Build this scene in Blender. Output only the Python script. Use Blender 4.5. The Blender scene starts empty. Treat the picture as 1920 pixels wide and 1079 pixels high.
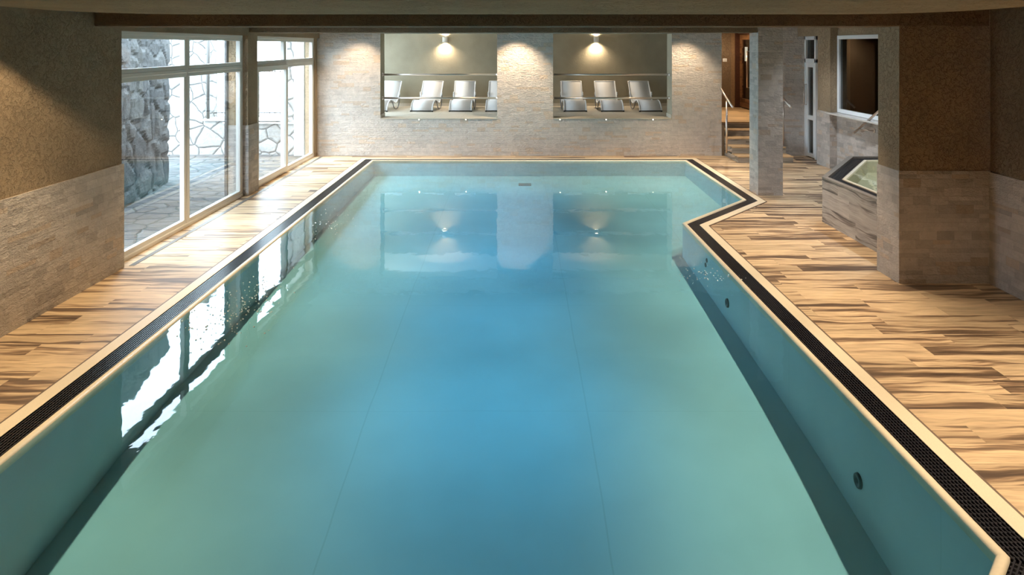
import bpy, bmesh, math, random
from mathutils import Vector, Matrix, noise as mnoise
from mathutils.geometry import tessellate_polygon
random.seed(7)
scene = bpy.context.scene
COL = scene.collection
PI = math.pi

# ------------------------------------------------------------------ camera
EYE = 2.45
cam_data = bpy.data.cameras.new('camera')
cam_data.sensor_width = 36.0
cam_data.lens = 24.0
cam_data.shift_x = -5.0 / 1920.0
cam_data.shift_y = -(539.5 - 86.0) / 1920.0
cam_data.clip_start = 0.05
cam_data.clip_end = 200
cam = bpy.data.objects.new('camera', cam_data)
cam.location = (0, 0, EYE)
cam.rotation_euler = (PI / 2, 0, 0)
COL.objects.link(cam)
scene.camera = cam

# ------------------------------------------------------------------ world and exposure
world = bpy.data.worlds.new('sky')
scene.world = world
world.use_nodes = True
bg = world.node_tree.nodes['Background']
bg.inputs[0].default_value = (0.70, 0.86, 1.0, 1)
bg.inputs[1].default_value = 21.0
vs = scene.view_settings
vs.view_transform = 'Standard'
vs.look = 'None'
vs.gamma = 1.0
vs.use_curve_mapping = False
vs.exposure = 0.0
scene.cycles.max_bounces = 10
scene.cycles.diffuse_bounces = 5
scene.cycles.glossy_bounces = 4
scene.cycles.transparent_max_bounces = 16
scene.cycles.sample_clamp_indirect = 6.0
scene.cycles.caustics_reflective = False
scene.cycles.caustics_refractive = False

# ------------------------------------------------------------------ lights
def aim(o, d):
    o.rotation_euler = Vector(d).to_track_quat('-Z', 'Y').to_euler()

def sun(name, d, strength, color, angle):
    l = bpy.data.lights.new(name, 'SUN')
    l.energy = strength
    l.color = color
    l.angle = math.radians(angle)
    o = bpy.data.objects.new(name, l)
    COL.objects.link(o)
    o.location = (-9, 0, 9)
    aim(o, d)

def spot(name, loc, d, power, color, half, blend=0.4, radius=0.03):
    l = bpy.data.lights.new(name, 'SPOT')
    l.energy = power
    l.color = color
    l.spot_size = math.radians(2 * half)
    l.spot_blend = blend
    l.shadow_soft_size = radius
    o = bpy.data.objects.new(name, l)
    COL.objects.link(o)
    o.location = loc
    aim(o, d)

def portal(name, loc, d, sx, sy):
    l = bpy.data.lights.new(name, 'AREA')
    l.shape = 'RECTANGLE'
    l.size, l.size_y = sx, sy
    l.cycles.is_portal = True
    o = bpy.data.objects.new(name, l)
    COL.objects.link(o)
    o.location = loc
    aim(o, d)

WARM = (1.0, 0.78, 0.53)
COOL = (0.20, 0.68, 1.0)
sun('sun', (0.12, 0.72, -0.62), 3.0, (1.0, 0.96, 0.9), 1.0)
portal('portal', (-4.75, 9.35, 1.3), (1, 0, 0), 3.8, 2.65)
portal('portal', (-4.75, 13.35, 1.3), (1, 0, 0), 3.6, 2.65)
portal('portal', (-4.85, 16.95, 2.0), (1, 0, 0), 2.3, 2.2)
for y in (1.4, 2.9, 5.9, 8.2, 9.5, 12.4, 13.7):              # ceiling downlights over both decks
    spot('downlight_or_fill', (-3.55, y, 3.0), (0.12, 0, -1), 165, (1.0, 0.76, 0.47), 37, 0.6)
for y, p in ((1.6, 130), (2.9, 160), (4.1, 200), (5.1, 200), (8.2, 225), (9.5, 225), (12.4, 225), (13.7, 225)):
    spot('downlight_or_fill', (3.30, y, 3.0), (-0.06, 0, -1), p, WARM, 38, 0.6)
spot('downlight_or_fill', (3.30, 6.6, 3.0), (-0.28, 0, -1), 210, WARM, 32, 0.8)  # added spot, fills a dark gap in the right deck row
for y in (3.0, 5.0):  # added fill spots to brighten the near right wall and pier
    spot('downlight_or_fill', (4.15, y, 3.0), (0, 0, -1), 50, WARM, 50, 0.5)
for x in (-1.9, 2.45):                                       # added fill spots, out of view, to brighten the loungers
    spot('downlight_or_fill', (x, 15.95, 3.12), (0, 0.5, -1), 45 if x < 0 else 30, (1.0, 0.93, 0.84), 36, 1.0, 0.05)
spot('downlight_or_fill', (-3.53, 4.9, 3.02), (0, 0, -1), 190, (1.0, 0.76, 0.47), 60, 0.2)
for y in (1.8, 3.5, 5.1, 6.5, 8.4, 10.2, 12.6):                 # added blue fill spots that turn the middle of the pool bluer
    spot('downlight_or_fill', (-0.35, y, 3.0), (0.03, 0, -1), 190, COOL, 31, 1.0, 0.05)
for y in (8.6, 10.6, 12.6):                                  # added cool fill spots to brighten the tub alcove
    spot('downlight_or_fill', (5.3, y, 3.02), (0.1, 0, -1), 125, (0.84, 0.92, 1.0), 62, 0.7, 0.05)
for x, p in ((-3.43, 130), (0.04, 230), (3.74, 130)):         # wall washers in front of the end wall
    spot('downlight_or_fill', (x, 14.58, 3.0), (0, 0.16, -1), p, WARM, 46, 0.7, 0.02)
for x in (5.35, 5.35):
    spot('downlight_or_fill', (x, 17.2, 3.1), (0, -0.25, -1), 230, WARM, 60, 0.6)
    spot('downlight_or_fill', (x - 0.1, 18.6, 3.1), (0.35, 0.1, -1), 110, WARM, 70, 0.6)  # added fill spot to brighten the hall around the wooden door
    break

# ------------------------------------------------------------------ node helper
class G:
    def __init__(s, name):
        s.m = bpy.data.materials.new(name)
        s.m.use_nodes = True
        s.t = s.m.node_tree
        s.t.nodes.clear()
        s.out = s.t.nodes.new('ShaderNodeOutputMaterial')
    def put(s, sock, v):
        if isinstance(v, bpy.types.NodeSocket):
            s.t.links.new(v, sock)
        elif v is not None:
            if isinstance(v, (tuple, list)) and sock.type == 'RGBA' and len(v) == 3:
                v = (*v, 1)
            sock.default_value = v
    def n(s, typ, props=None, **ins):
        nd = s.t.nodes.new('ShaderNode' + typ)
        for k, v in (props or {}).items():
            setattr(nd, k, v)
        for k, v in ins.items():
            s.put(nd.inputs[k.replace('_', ' ')], v)
        return nd
    def math(s, op, a, b=None, c=None):
        nd = s.t.nodes.new('ShaderNodeMath')
        nd.operation = op
        for i, v in enumerate((a, b, c)):
            if v is not None:
                s.put(nd.inputs[i], v)
        return nd.outputs[0]
    def xyz(s, v):
        return s.n('SeparateXYZ', Vector=v).outputs
    def vec(s, x=0.0, y=0.0, z=0.0):
        return s.n('CombineXYZ', X=x, Y=y, Z=z).outputs[0]
    def pos(s):
        return s.n('NewGeometry').outputs['Position']
    def objpos(s):
        return s.n('TexCoord').outputs['Object']
    def white(s, v, dim='3D'):
        return s.n('TexWhiteNoise', {'noise_dimensions': dim}, **({'W': v} if dim == '1D' else {'Vector': v})).outputs['Value']
    def noise(s, v, scale=1.0, detail=3.0, rough=0.5, dist=0.0):
        return s.n('TexNoise', Vector=v, Scale=scale, Detail=detail, Roughness=rough, Distortion=dist).outputs[0]
    def ramp(s, f, stops, interp='LINEAR'):
        nd = s.n('ValToRGB', Fac=f)
        cr = nd.color_ramp
        cr.interpolation = interp
        while len(cr.elements) < len(stops):
            cr.elements.new(0.5)
        for e, (p, c) in zip(cr.elements, stops):
            e.position = p
            e.color = (c, c, c, 1) if isinstance(c, (int, float)) else (*c, 1)
        return nd.outputs[0]
    def mix(s, f, a, b, blend='MIX'):
        nd = s.t.nodes.new('ShaderNodeMix')
        nd.data_type = 'RGBA'
        nd.blend_type = blend
        s.put(nd.inputs[0], f)
        s.put(nd.inputs[6], a)
        s.put(nd.inputs[7], b)
        return nd.outputs[2]
    def bump(s, h, strength=0.5, dist=0.01, normal=None):
        nd = s.n('Bump', Strength=strength, Distance=dist, Height=h)
        if normal is not None:
            s.put(nd.inputs['Normal'], normal)
        return nd.outputs[0]
    def bsdf(s, color, rough=0.6, metal=0.0, normal=None, spec=0.5):
        nd = s.n('BsdfPrincipled', Base_Color=color, Roughness=rough, Metallic=metal)
        nd.inputs['Specular IOR Level'].default_value = spec
        if normal is not None:
            s.put(nd.inputs['Normal'], normal)
        s.t.links.new(nd.outputs[0], s.out.inputs[0])
        return s.m
    def clear(s, f0, tint, gloss_rough=0.0, normal=None, gloss=(1, 1, 1)):
        """thin clear medium: reflection by the angle of view (Schlick), the rest passes straight through"""
        geo = s.n('NewGeometry')
        nrm = normal if normal is not None else geo.outputs['Normal']
        d = s.n('VectorMath', {'operation': 'DOT_PRODUCT'})
        s.put(d.inputs[0], nrm)
        s.put(d.inputs[1], geo.outputs['Incoming'])
        c = s.math('ABSOLUTE', d.outputs['Value'])
        f = s.math('POWER', s.math('SUBTRACT', 1.0, c), 5.0)
        f = s.math('MULTIPLY_ADD', f, 1.0 - f0, f0)
        tr = s.n('BsdfTransparent', Color=tint)
        gl = s.n('BsdfGlossy', Color=gloss, Roughness=gloss_rough)
        if normal is not None:
            s.put(gl.inputs['Normal'], normal)
        mx = s.n('MixShader', Fac=f)
        s.t.links.new(tr.outputs[0], mx.inputs[1])
        s.t.links.new(gl.outputs[0], mx.inputs[2])
        s.t.links.new(mx.outputs[0], s.out.inputs[0])
        return s.m
    def wall_uv(s):
        geo = s.n('NewGeometry')
        p = s.xyz(geo.outputs['Position'])
        n = s.xyz(geo.outputs['True Normal'])
        ax, ay = s.math('ABSOLUTE', n[0]), s.math('ABSOLUTE', n[1])
        az = s.math('ABSOLUTE', n[2])
        u = s.math('ADD', s.math('MULTIPLY', p[0], ay), s.math('MULTIPLY', p[1], ax))
        u = s.math('ADD', u, s.math('MULTIPLY', p[0], az))
        v = s.math('ADD', p[2], s.math('MULTIPLY', p[1], az))
        return u, v, geo.outputs['Position']

def plain(name, color, rough=0.5, metal=0.0, grain=0.0, scale=60.0, spec=0.5):
    g = G(name)
    if grain:
        nz = g.noise(g.objpos(), scale, 3)
        c = g.mix(1.0, color, g.ramp(nz, [(0.3, 1 - grain), (0.7, 1 + grain * 0.3)]), 'MULTIPLY')
        return g.bsdf(c, rough, metal, g.bump(nz, 0.15, 0.002), spec)
    return g.bsdf(color, rough, metal, None, spec)

def edge_mask(g, f, w):
    """1 near the cell border of a fractional coordinate, w in cell units"""
    d = g.math('MINIMUM', f, g.math('SUBTRACT', 1.0, f))
    return g.math('LESS_THAN', d, w)

# ------------------------------------------------------------------ materials
def stone_slips(name, base, vary, rowh=0.09, ln=0.36, rough_amp=1.0):
    g = G(name)
    u, v, p = g.wall_uv()
    r0 = g.math('FLOOR', g.math('DIVIDE', v, rowh))
    off = g.math('MULTIPLY', g.white(r0, '1D'), 9.0)
    uu = g.math('ADD', g.math('DIVIDE', u, ln), off)
    c0 = g.math('FLOOR', uu)
    id0 = g.white(g.vec(r0, c0, 3.0))
    split = g.math('GREATER_THAN', id0, 0.45)
    rows2 = g.math('MULTIPLY', g.math('DIVIDE', v, rowh), 2.0)
    sub = g.math('MULTIPLY', g.math('FLOOR', rows2), split)
    half = g.math('MULTIPLY', g.math('FLOOR', g.math('MULTIPLY', uu, 2.0)), g.math('LESS_THAN', id0, 0.75))
    idn = g.white(g.vec(g.math('ADD', r0, g.math('MULTIPLY', sub, 13.7)), c0, half))
    idm = g.white(g.vec(half, sub, g.math('ADD', c0, g.math('MULTIPLY', r0, 7.1))))
    m1 = edge_mask(g, g.math('FRACT', uu), 0.006)
    m2 = edge_mask(g, g.math('FRACT', g.math('DIVIDE', v, rowh)), 0.022)
    joint = g.math('MAXIMUM', m1, m2)
    big = g.noise(p, 11.0, 6, 0.68, 0.6)
    sv = g.n('VectorMath', {'operation': 'MULTIPLY'})
    g.put(sv.inputs[0], p)
    sv.inputs[1].default_value = (18, 18, 48)
    chip = g.noise(sv.outputs[0], 1.0, 5, 0.6)
    tone = g.ramp(idn, [(0.0, tuple(b * (1 - vary) for b in base)), (0.18, tuple(b * (1 - 0.45 * vary) for b in base)), (0.6, base), (1.0, tuple(min(1, b * (1 + 0.22 * vary)) for b in base))])
    warm = g.mix(g.math('MULTIPLY', g.math('GREATER_THAN', idm, 0.9), 0.5), tone, g.mix(1.0, tone, (1.0, 0.84, 0.66), 'MULTIPLY'))
    col = g.mix(0.45, warm, g.mix(1.0, warm, g.ramp(big, [(0.3, 0.72), (0.7, 1.15)]), 'MULTIPLY'))
    col = g.mix(g.math('MULTIPLY', joint, 0.25), col, tuple(b * 0.45 for b in base))
    h = g.math('ADD', g.math('MULTIPLY', idm, 0.9), g.math('ADD', g.math('MULTIPLY', chip, 0.8 * rough_amp), g.math('MULTIPLY', big, 1.0 * rough_amp)))
    h = g.math('SUBTRACT', h, g.math('MULTIPLY', joint, 0.8))
    return g.bsdf(col, 0.75, 0, g.bump(h, 1.0, 0.034), 0.25)

def stucco_mat(name, base, amp=1.0):
    g = G(name)
    p = g.pos()
    a = g.noise(p, 22.0, 5, 0.65, 0.8)
    b = g.noise(p, 90.0, 3, 0.6)
    c = g.noise(p, 2.2, 3, 0.5)
    scratch = g.ramp(a, [(0.42, 0.0), (0.5, 1.0), (0.6, 0.85)])
    col = g.mix(1.0, base, g.ramp(c, [(0.3, 0.88), (0.7, 1.06)]), 'MULTIPLY')
    col = g.mix(0.35, col, g.mix(1.0, col, g.ramp(b, [(0.3, 0.7), (0.7, 1.2)]), 'MULTIPLY'))
    h = g.math('ADD', g.math('MULTIPLY', scratch, 0.7), g.math('MULTIPLY', b, 0.6))
    return g.bsdf(col, 0.85, 0, g.bump(h, 1.0 * min(1, amp), 0.012 * amp), 0.2)

def plank_mat(name, light, mid, dark, pw=0.2, pl=1.2, axis='floor', rough=0.32, streak=1.0):
    g = G(name)
    if axis == 'floor':
        p = g.xyz(g.pos())
        u, v = p[0], p[1]
    else:
        u, v, _ = g.wall_uv()
    row = g.math('FLOOR', g.math('DIVIDE', v, pw))
    uu = g.math('ADD', g.math('DIVIDE', u, pl), g.math('MULTIPLY', g.white(row, '1D'), 5.0))
    cl = g.math('FLOOR', uu)
    idn = g.white(g.vec(row, cl, 0.5))
    id2 = g.white(g.vec(cl, row, 8.5))
    warp = g.noise(g.vec(g.math('MULTIPLY', u, 1.6), g.math('MULTIPLY', v, 3.0), g.math('MULTIPLY', idn, 40.0)), 1.0, 2, 0.5)
    sv = g.math('ADD', g.math('MULTIPLY', v, 11.0), g.math('MULTIPLY', warp, 1.5))
    band = g.noise(g.vec(g.math('MULTIPLY', u, 0.7), sv, g.math('MULTIPLY', idn, 60.0)), 1.0, 4, 0.6, 0.2)
    fine = g.noise(g.vec(g.math('MULTIPLY', u, 3.0), g.math('MULTIPLY', sv, 7.0), g.math('MULTIPLY', id2, 30.0)), 1.0, 4, 0.6)
    blot = g.noise(g.vec(g.math('MULTIPLY', u, 2.5), g.math('MULTIPLY', sv, 1.6), g.math('MULTIPLY', id2, 80.0)), 1.0, 3, 0.6)
    shift = g.math('MULTIPLY', g.math('SUBTRACT', idn, 0.5), 0.16)
    f = g.math('ADD', g.math('ADD', band, shift), g.math('MULTIPLY', g.math('SUBTRACT', fine, 0.5), 0.10 * streak))
    body = g.mix(g.ramp(blot, [(0.35, 0.0), (0.6, 1.0)]), tuple(0.35 * b + 0.65 * a for a, b in zip(light, mid)), tuple(min(1, c * 1.08) for c in light))
    grain = g.ramp(fine, [(0.3, 0.72), (0.5, 0.97), (0.75, 1.12)])
    shade = g.ramp(f, [(0.30, dark), (0.40, tuple(0.65 * a + 0.35 * b for a, b in zip(dark, mid))), (0.445, mid), (0.475, tuple(0.5 * a + 0.5 * b for a, b in zip(light, mid)))])
    col = g.mix(g.ramp(f, [(0.47, 0.0), (0.51, 1.0)]), shade, body)
    col = g.mix(0.8, col, g.mix(1.0, col, grain, 'MULTIPLY'))
    col = g.mix(1.0, col, g.ramp(id2, [(0.0, 0.86), (1.0, 1.1)]), 'MULTIPLY')
    j1 = edge_mask(g, g.math('FRACT', g.math('DIVIDE', v, pw)), 0.009)
    j2 = edge_mask(g, g.math('FRACT', uu), 0.0014)
    j = g.math('MAXIMUM', j1, j2)
    col = g.mix(g.math('MULTIPLY', j, 0.55), col, tuple(0.5 * (a + b) for a, b in zip(dark, light)))
    soft = g.noise(g.pos(), 7.0, 2)
    h = g.math('ADD', g.math('MULTIPLY', soft, 0.8), g.math('MULTIPLY', fine, 0.25))
    h = g.math('SUBTRACT', h, g.math('MULTIPLY', j, 0.5))
    return g.bsdf(col, rough, 0, g.bump(h, 0.25, 0.006), 0.3)

def rubble_mat(name, base, joint, scale=3.0, vary=0.35):
    g = G(name)
    u, v, p = g.wall_uv()
    wob = g.noise(p, 2.5, 2)
    q = g.vec(g.math('ADD', u, g.math('MULTIPLY', wob, 0.15)), g.math('ADD', g.math('MULTIPLY', v, 1.15), g.math('MULTIPLY', wob, 0.12)), 0.0)
    e = g.n('TexVoronoi', {'feature': 'DISTANCE_TO_EDGE', 'voronoi_dimensions': '2D'}, Vector=q, Scale=scale, Randomness=0.95).outputs['Distance']
    c = g.n('TexVoronoi', {'feature': 'F1', 'voronoi_dimensions': '2D'}, Vector=q, Scale=scale, Randomness=0.95).outputs['Color']
    cv = g.xyz(c)[0]
    nz = g.noise(p, 14.0, 6, 0.65)
    col = g.ramp(cv, [(0.0, tuple(b * (1 - vary) for b in base)), (1.0, tuple(min(1, b * (1 + vary * 0.5)) for b in base))])
    col = g.mix(0.6, col, g.mix(1.0, col, g.ramp(nz, [(0.3, 0.6), (0.7, 1.2)]), 'MULTIPLY'))
    m = g.ramp(e, [(0.015, 1.0), (0.04, 0.0)])
    col = g.mix(m, col, joint)
    h = g.math('ADD', g.ramp(e, [(0.0, 0.0), (0.1, 0.8), (0.3, 1.0)]), g.math('MULTIPLY', nz, 0.7))
    return g.bsdf(col, 0.9, 0, g.bump(h, 1.0, 0.03), 0.2)

def liner_mat():
    g = G('pool_liner')
    p = g.xyz(g.pos())
    nz = g.noise(g.pos(), 1.3, 3)
    base = g.mix(1.0, (0.62, 0.75, 0.80), g.ramp(nz, [(0.3, 0.94), (0.7, 1.04)]), 'MULTIPLY')
    wig = g.math('MULTIPLY', g.math('SUBTRACT', g.noise(g.pos(), 1.5, 2), 0.5), 0.03)
    fx = g.math('FRACT', g.math('DIVIDE', g.math('ADD', g.math('ADD', p[0], 12.27), wig), 1.84))
    fy = g.math('FRACT', g.math('DIVIDE', g.math('ADD', g.math('ADD', p[1], 0.4), wig), 2.05))
    line = g.math('MAXIMUM', edge_mask(g, fx, 0.0032), g.math('MULTIPLY', edge_mask(g, fy, 0.003), 0.5))
    col = g.mix(g.math('MULTIPLY', line, 0.15), base, (0.16, 0.28, 0.32))
    return g.bsdf(col, 0.6, 0, None, 0.3)

def water_mat(name, tint, ripple):
    g = G(name)
    p = g.pos()
    a = g.n('VectorMath', {'operation': 'MULTIPLY'})
    g.put(a.inputs[0], p)
    a.inputs[1].default_value = (1.0, 0.7, 1.0)
    n1 = g.noise(a.outputs[0], 3.0, 2, 0.5)
    n2 = g.noise(a.outputs[0], 16.0, 2, 0.5)
    h = g.math('ADD', n1, g.math('MULTIPLY', n2, 0.09))
    return g.clear(0.02, tint, 0.015, g.bump(h, ripple, 0.05))

M = {}
M['stone'] = stone_slips('split_stone_cladding', (0.64, 0.575, 0.525), 0.26)
M['stone_white'] = stone_slips('pale_split_stone', (0.84, 0.755, 0.685), 0.11, 0.09, 0.36, 1.5)
M['stucco'] = stucco_mat('taupe_plaster', (0.42, 0.31, 0.20))
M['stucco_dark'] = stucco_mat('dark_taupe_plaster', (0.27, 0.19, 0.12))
M['soffit'] = stucco_mat('tan_soffit_plaster', (0.50, 0.35, 0.20))
M['stucco_smooth'] = stucco_mat('smooth_olive_plaster', (0.37, 0.33, 0.245), 0.35)
M['wood'] = plank_mat('zebra_wood_floor_tile', (0.70, 0.525, 0.335), (0.38, 0.255, 0.16), (0.115, 0.076, 0.055), rough=0.45)
M['grey_wood'] = plank_mat('grey_wood_tile', (0.38, 0.345, 0.315), (0.22, 0.19, 0.17), (0.075, 0.065, 0.06), 0.23, 0.95, 'wall', 0.45)
M['stair_wood'] = plank_mat('stair_wood_tile', (0.62, 0.43, 0.24), (0.52, 0.35, 0.19), (0.36, 0.24, 0.13), 0.25, 1.2, 'floor', 0.4, 0.4)
M['stair_grey'] = plank_mat('stair_riser_tile', (0.44, 0.38, 0.31), (0.36, 0.31, 0.25), (0.18, 0.15, 0.12), 0.2, 1.2, 'wall', 0.45, 0.5)
M['cream'] = plain('cream_ribbed_tile', (0.85, 0.74, 0.56), 0.45, 0, 0.08, 150)
M['lip'] = plain('cream_pool_lip', (0.86, 0.77, 0.60), 0.35, 0, 0.05, 40)
M['trim_dark'] = plain('brown_edge_trim', (0.16, 0.11, 0.08), 0.5)
M['grate'] = plain('black_navy_plastic_grate', (0.018, 0.018, 0.026), 0.28, 0, 0, 60, 0.6)
M['grate_dark'] = plain('dark_gutter', (0.006, 0.006, 0.008), 0.8)
M['liner'] = liner_mat()
M['water'] = water_mat('pool_water', (0.60, 0.885, 0.96), 0.035)
M['tub_water'] = water_mat('tub_water', (0.93, 0.97, 0.87), 0.05)
M['tub_shell'] = plain('cream_tub_shell', (0.74, 0.70, 0.54), 0.4)
M['glass'] = G('window_glass').clear(0.045, (0.96, 0.98, 0.98))
M['dark_glass'] = G('dark_window_glass').clear(0.06, (0.55, 0.56, 0.56))
M['frame'] = plain('cream_white_window_frame', (0.80, 0.76, 0.70), 0.45)
M['white_frame'] = plain('white_window_frame', (0.86, 0.87, 0.88), 0.4)
M['steel'] = plain('brushed_stainless_steel', (0.78, 0.70, 0.64), 0.3, 1.0)
M['sling'] = plain('white_mesh_sling', (0.74, 0.74, 0.75), 0.95, 0, 0.05, 200, 0.1)
M['grey_tube'] = plain('grey_painted_tube', (0.25, 0.26, 0.28), 0.4, 0.5)
M['black'] = plain('black_rubber', (0.015, 0.015, 0.015), 0.6)
M['lamp'] = plain('white_lamp_body', (0.80, 0.78, 0.74), 0.5)
g = G('lamp_glow')
em = g.n('Emission', Color=(1.0, 0.86, 0.62), Strength=30.0)
g.t.links.new(em.outputs[0], g.out.inputs[0])
M['glow'] = g.m
M['door_wood'] = plank_mat('reddish_brown_door_wood', (0.23, 0.115, 0.05), (0.15, 0.07, 0.03), (0.06, 0.028, 0.014), 0.14, 3.0, 'wall', 0.4)
M['jamb_wood'] = plain('dark_red_brown_wood', (0.075, 0.028, 0.015), 0.45, 0, 0.3, 20)
M['light_wood'] = plain('tan_wood_casing', (0.30, 0.19, 0.10), 0.5, 0, 0.25, 20)
M['paper'] = plain('pale_blue_paper', (0.55, 0.68, 0.78), 0.6)
M['marble'] = plain('pale_marble_sill', (0.66, 0.63, 0.59), 0.25, 0, 0.15, 8)
M['rubble'] = rubble_mat('pale_rubble_stone', (0.30, 0.29, 0.275), (0.07, 0.07, 0.07), 2.6, 0.25)
M['rubble_dark'] = rubble_mat('grey_rubble_stone', (0.30, 0.31, 0.32), (0.07, 0.07, 0.075), 3.1, 0.35)
M['flag'] = rubble_mat('flagstone_paving', (0.10, 0.10, 0.10), (0.03, 0.05, 0.05), 3.0, 0.25)
M['iron'] = plain('black_iron', (0.02, 0.02, 0.022), 0.5, 0.6)
M['pipe_white'] = plain('white_pipe', (0.8, 0.8, 0.78), 0.4)
M['pipe_dark'] = plain('dark_downpipe', (0.06, 0.055, 0.05), 0.5)
M['ext_dark'] = stucco_mat('dark_outside_render', (0.16, 0.16, 0.17))
M['ext_pale'] = stucco_mat('pale_outside_render', (0.55, 0.54, 0.50))
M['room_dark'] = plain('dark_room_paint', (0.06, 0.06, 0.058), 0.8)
M['bubble'] = plain('white_foam', (0.9, 0.93, 0.95), 0.1)

def tile_floor_mat():
    g = G('grey_lounge_tile')
    p = g.xyz(g.pos())
    fx = g.math('FRACT', g.math('DIVIDE', g.math('ADD', p[0], 10.2), 0.6))
    fy = g.math('FRACT', g.math('DIVIDE', g.math('ADD', p[1], 0.1), 0.6))
    j = g.math('MAXIMUM', edge_mask(g, fx, 0.006), edge_mask(g, fy, 0.006))
    nz = g.noise(g.pos(), 3.0, 4)
    c = g.mix(nz, (0.50, 0.45, 0.37), (0.60, 0.54, 0.45))
    return g.bsdf(g.mix(g.math('MULTIPLY', j, 0.5), c, (0.3, 0.27, 0.22)), 0.45)
M['lounge_tile'] = tile_floor_mat()

# ------------------------------------------------------------------ mesh builder
class MB:
    def __init__(s):
        s.v, s.f, s.mi, s.sm = [], [], [], []
    def face(s, idx, mi=0, smooth=False):
        s.f.append(idx); s.mi.append(mi); s.sm.append(smooth)
    def box(s, x0, x1, y0, y1, z0, z1, mi=0, side=None, top=None):
        """side: material slot of the +-x faces, top: of the +-z faces"""
        b = len(s.v)
        s.v += [(x, y, z) for z in (z0, z1) for y in (y0, y1) for x in (x0, x1)]
        side = mi if side is None else side
        top = mi if top is None else top
        for q, m in (((0, 2, 3, 1), top), ((4, 5, 7, 6), top), ((0, 1, 5, 4), mi), ((2, 6, 7, 3), mi), ((0, 4, 6, 2), side), ((1, 3, 7, 5), side)):
            s.face(tuple(b + i for i in q), m)
        return s
    def tube(s, pts, r, seg=10, mi=0, caps=True):
        pts = [Vector(p) for p in pts]
        rings = []
        up = None
        for i, p in enumerate(pts):
            a = pts[max(i - 1, 0)]
            c = pts[min(i + 1, len(pts) - 1)]
            t = (c - a).normalized()
            if up is None:
                up = Vector((0, 0, 1)) if abs(t.z) < 0.9 else Vector((1, 0, 0))
            sx = t.cross(up).normalized()
            up = sx.cross(t).normalized()
            b = len(s.v)
            rr = r[i] if isinstance(r, (list, tuple)) else r
            for k in range(seg):
                a_ = 2 * PI * k / seg
                s.v.append(tuple(p + (sx * math.cos(a_) + up * math.sin(a_)) * rr))
            rings.append(b)
        for b0, b1 in zip(rings, rings[1:]):
            for k in range(seg):
                k2 = (k + 1) % seg
                s.face((b0 + k, b0 + k2, b1 + k2, b1 + k), mi, True)
        if caps:
            s.face(tuple(rings[0] + k for k in reversed(range(seg))), mi)
            s.face(tuple(rings[-1] + k for k in range(seg)), mi)
        return s
    def prism(s, poly, z0, z1, mi=0, top=None, side_mi=None):
        n = len(poly)
        b = len(s.v)
        s.v += [(x, y, z0) for x, y in poly] + [(x, y, z1) for x, y in poly]
        for i in range(n):
            j = (i + 1) % n
            s.face((b + i, b + j, b + n + j, b + n + i), mi if side_mi is None else side_mi)
        s.face(tuple(b + i for i in reversed(range(n))), mi)
        s.face(tuple(b + n + i for i in range(n)), mi if top is None else top)
        return s
    def sweep(s, loops, mi=0, smooth=False, close=True):
        """loops: list of equally long closed vertex loops; skins between neighbours"""
        bs = []
        for lp in loops:
            bs.append(len(s.v))
            s.v += [tuple(p) for p in lp]
        n = len(loops[0])
        for a, b in zip(bs, bs[1:]):
            for i in range(n):
                j = (i + 1) % n
                s.face((a + i, a + j, b + j, b + i), mi, smooth)
        return s
    def lathe(s, c, prof, seg=16, mi=0, smooth=True):
        loops = [[(c[0] + r * math.cos(2 * PI * k / seg), c[1] + r * math.sin(2 * PI * k / seg), c[2] + z) for k in range(seg)] for r, z in prof]
        return s.sweep(loops, mi, smooth)
    def build(s, name, mats, parent=None, loc=None, bevel=0.0):
        me = bpy.data.meshes.new(name)
        me.from_pydata(s.v, [], s.f)
        mats = mats if isinstance(mats, (list, tuple)) else [mats]
        for m in mats:
            me.materials.append(m)
        me.polygons.foreach_set('material_index', s.mi)
        me.polygons.foreach_set('use_smooth', s.sm)
        bm = bmesh.new()
        bm.from_mesh(me)
        bmesh.ops.recalc_face_normals(bm, faces=bm.faces)
        bm.to_mesh(me)
        bm.free()
        o = bpy.data.objects.new(name, me)
        COL.objects.link(o)
        if parent is not None:
            o.parent = parent
        if loc is not None:
            o.location = loc
        if bevel:
            b = o.modifiers.new('bevel', 'BEVEL')
            b.width = bevel
            b.segments = 2
            b.limit_method = 'ANGLE'
        return o

def empty(name, loc=(0, 0, 0), rz=0.0):
    o = bpy.data.objects.new(name, None)
    COL.objects.link(o)
    o.location = loc
    o.rotation_euler = (0, 0, rz)
    o.empty_display_size = 0.1
    return o

def tag(o, label=None, cat=None, group=None, kind=None):
    for k, v in (('label', label), ('category', cat), ('group', group), ('kind', kind)):
        if v:
            o[k] = v
    return o

def copy_tree(o, parent=None):
    c = o.copy()
    COL.objects.link(c)
    c.parent = parent
    for ch in list(o.children):
        copy_tree(ch, c)
    return c

def offset(poly, d):
    """outward offset of a counter-clockwise polygon with mitred corners"""
    n = len(poly)
    out = []
    for i in range(n):
        p0, p1, p2 = (Vector(poly[(i + k) % n]) for k in (-1, 0, 1))
        a = (p1 - p0).normalized()
        b = (p2 - p1).normalized()
        na = Vector((a.y, -a.x))
        nb = Vector((b.y, -b.x))
        m = (na + nb)
        m = m / m.dot(na) if abs(m.dot(na)) > 1e-6 else na
        out.append(tuple(p1 + m * d))
    return out

def loop3(poly, z):
    return [(x, y, z) for x, y in poly]

# ------------------------------------------------------------------ pool plan
POOL = [(-3.0, 1.95), (1.0, 1.95), (2.31, 3.27), (2.31, 9.39), (3.62, 10.83), (3.62, 14.5), (-3.0, 14.5)]
LIP, GRT, CRM, TRM = 0.052, 0.21, 0.32, 0.337

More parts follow.
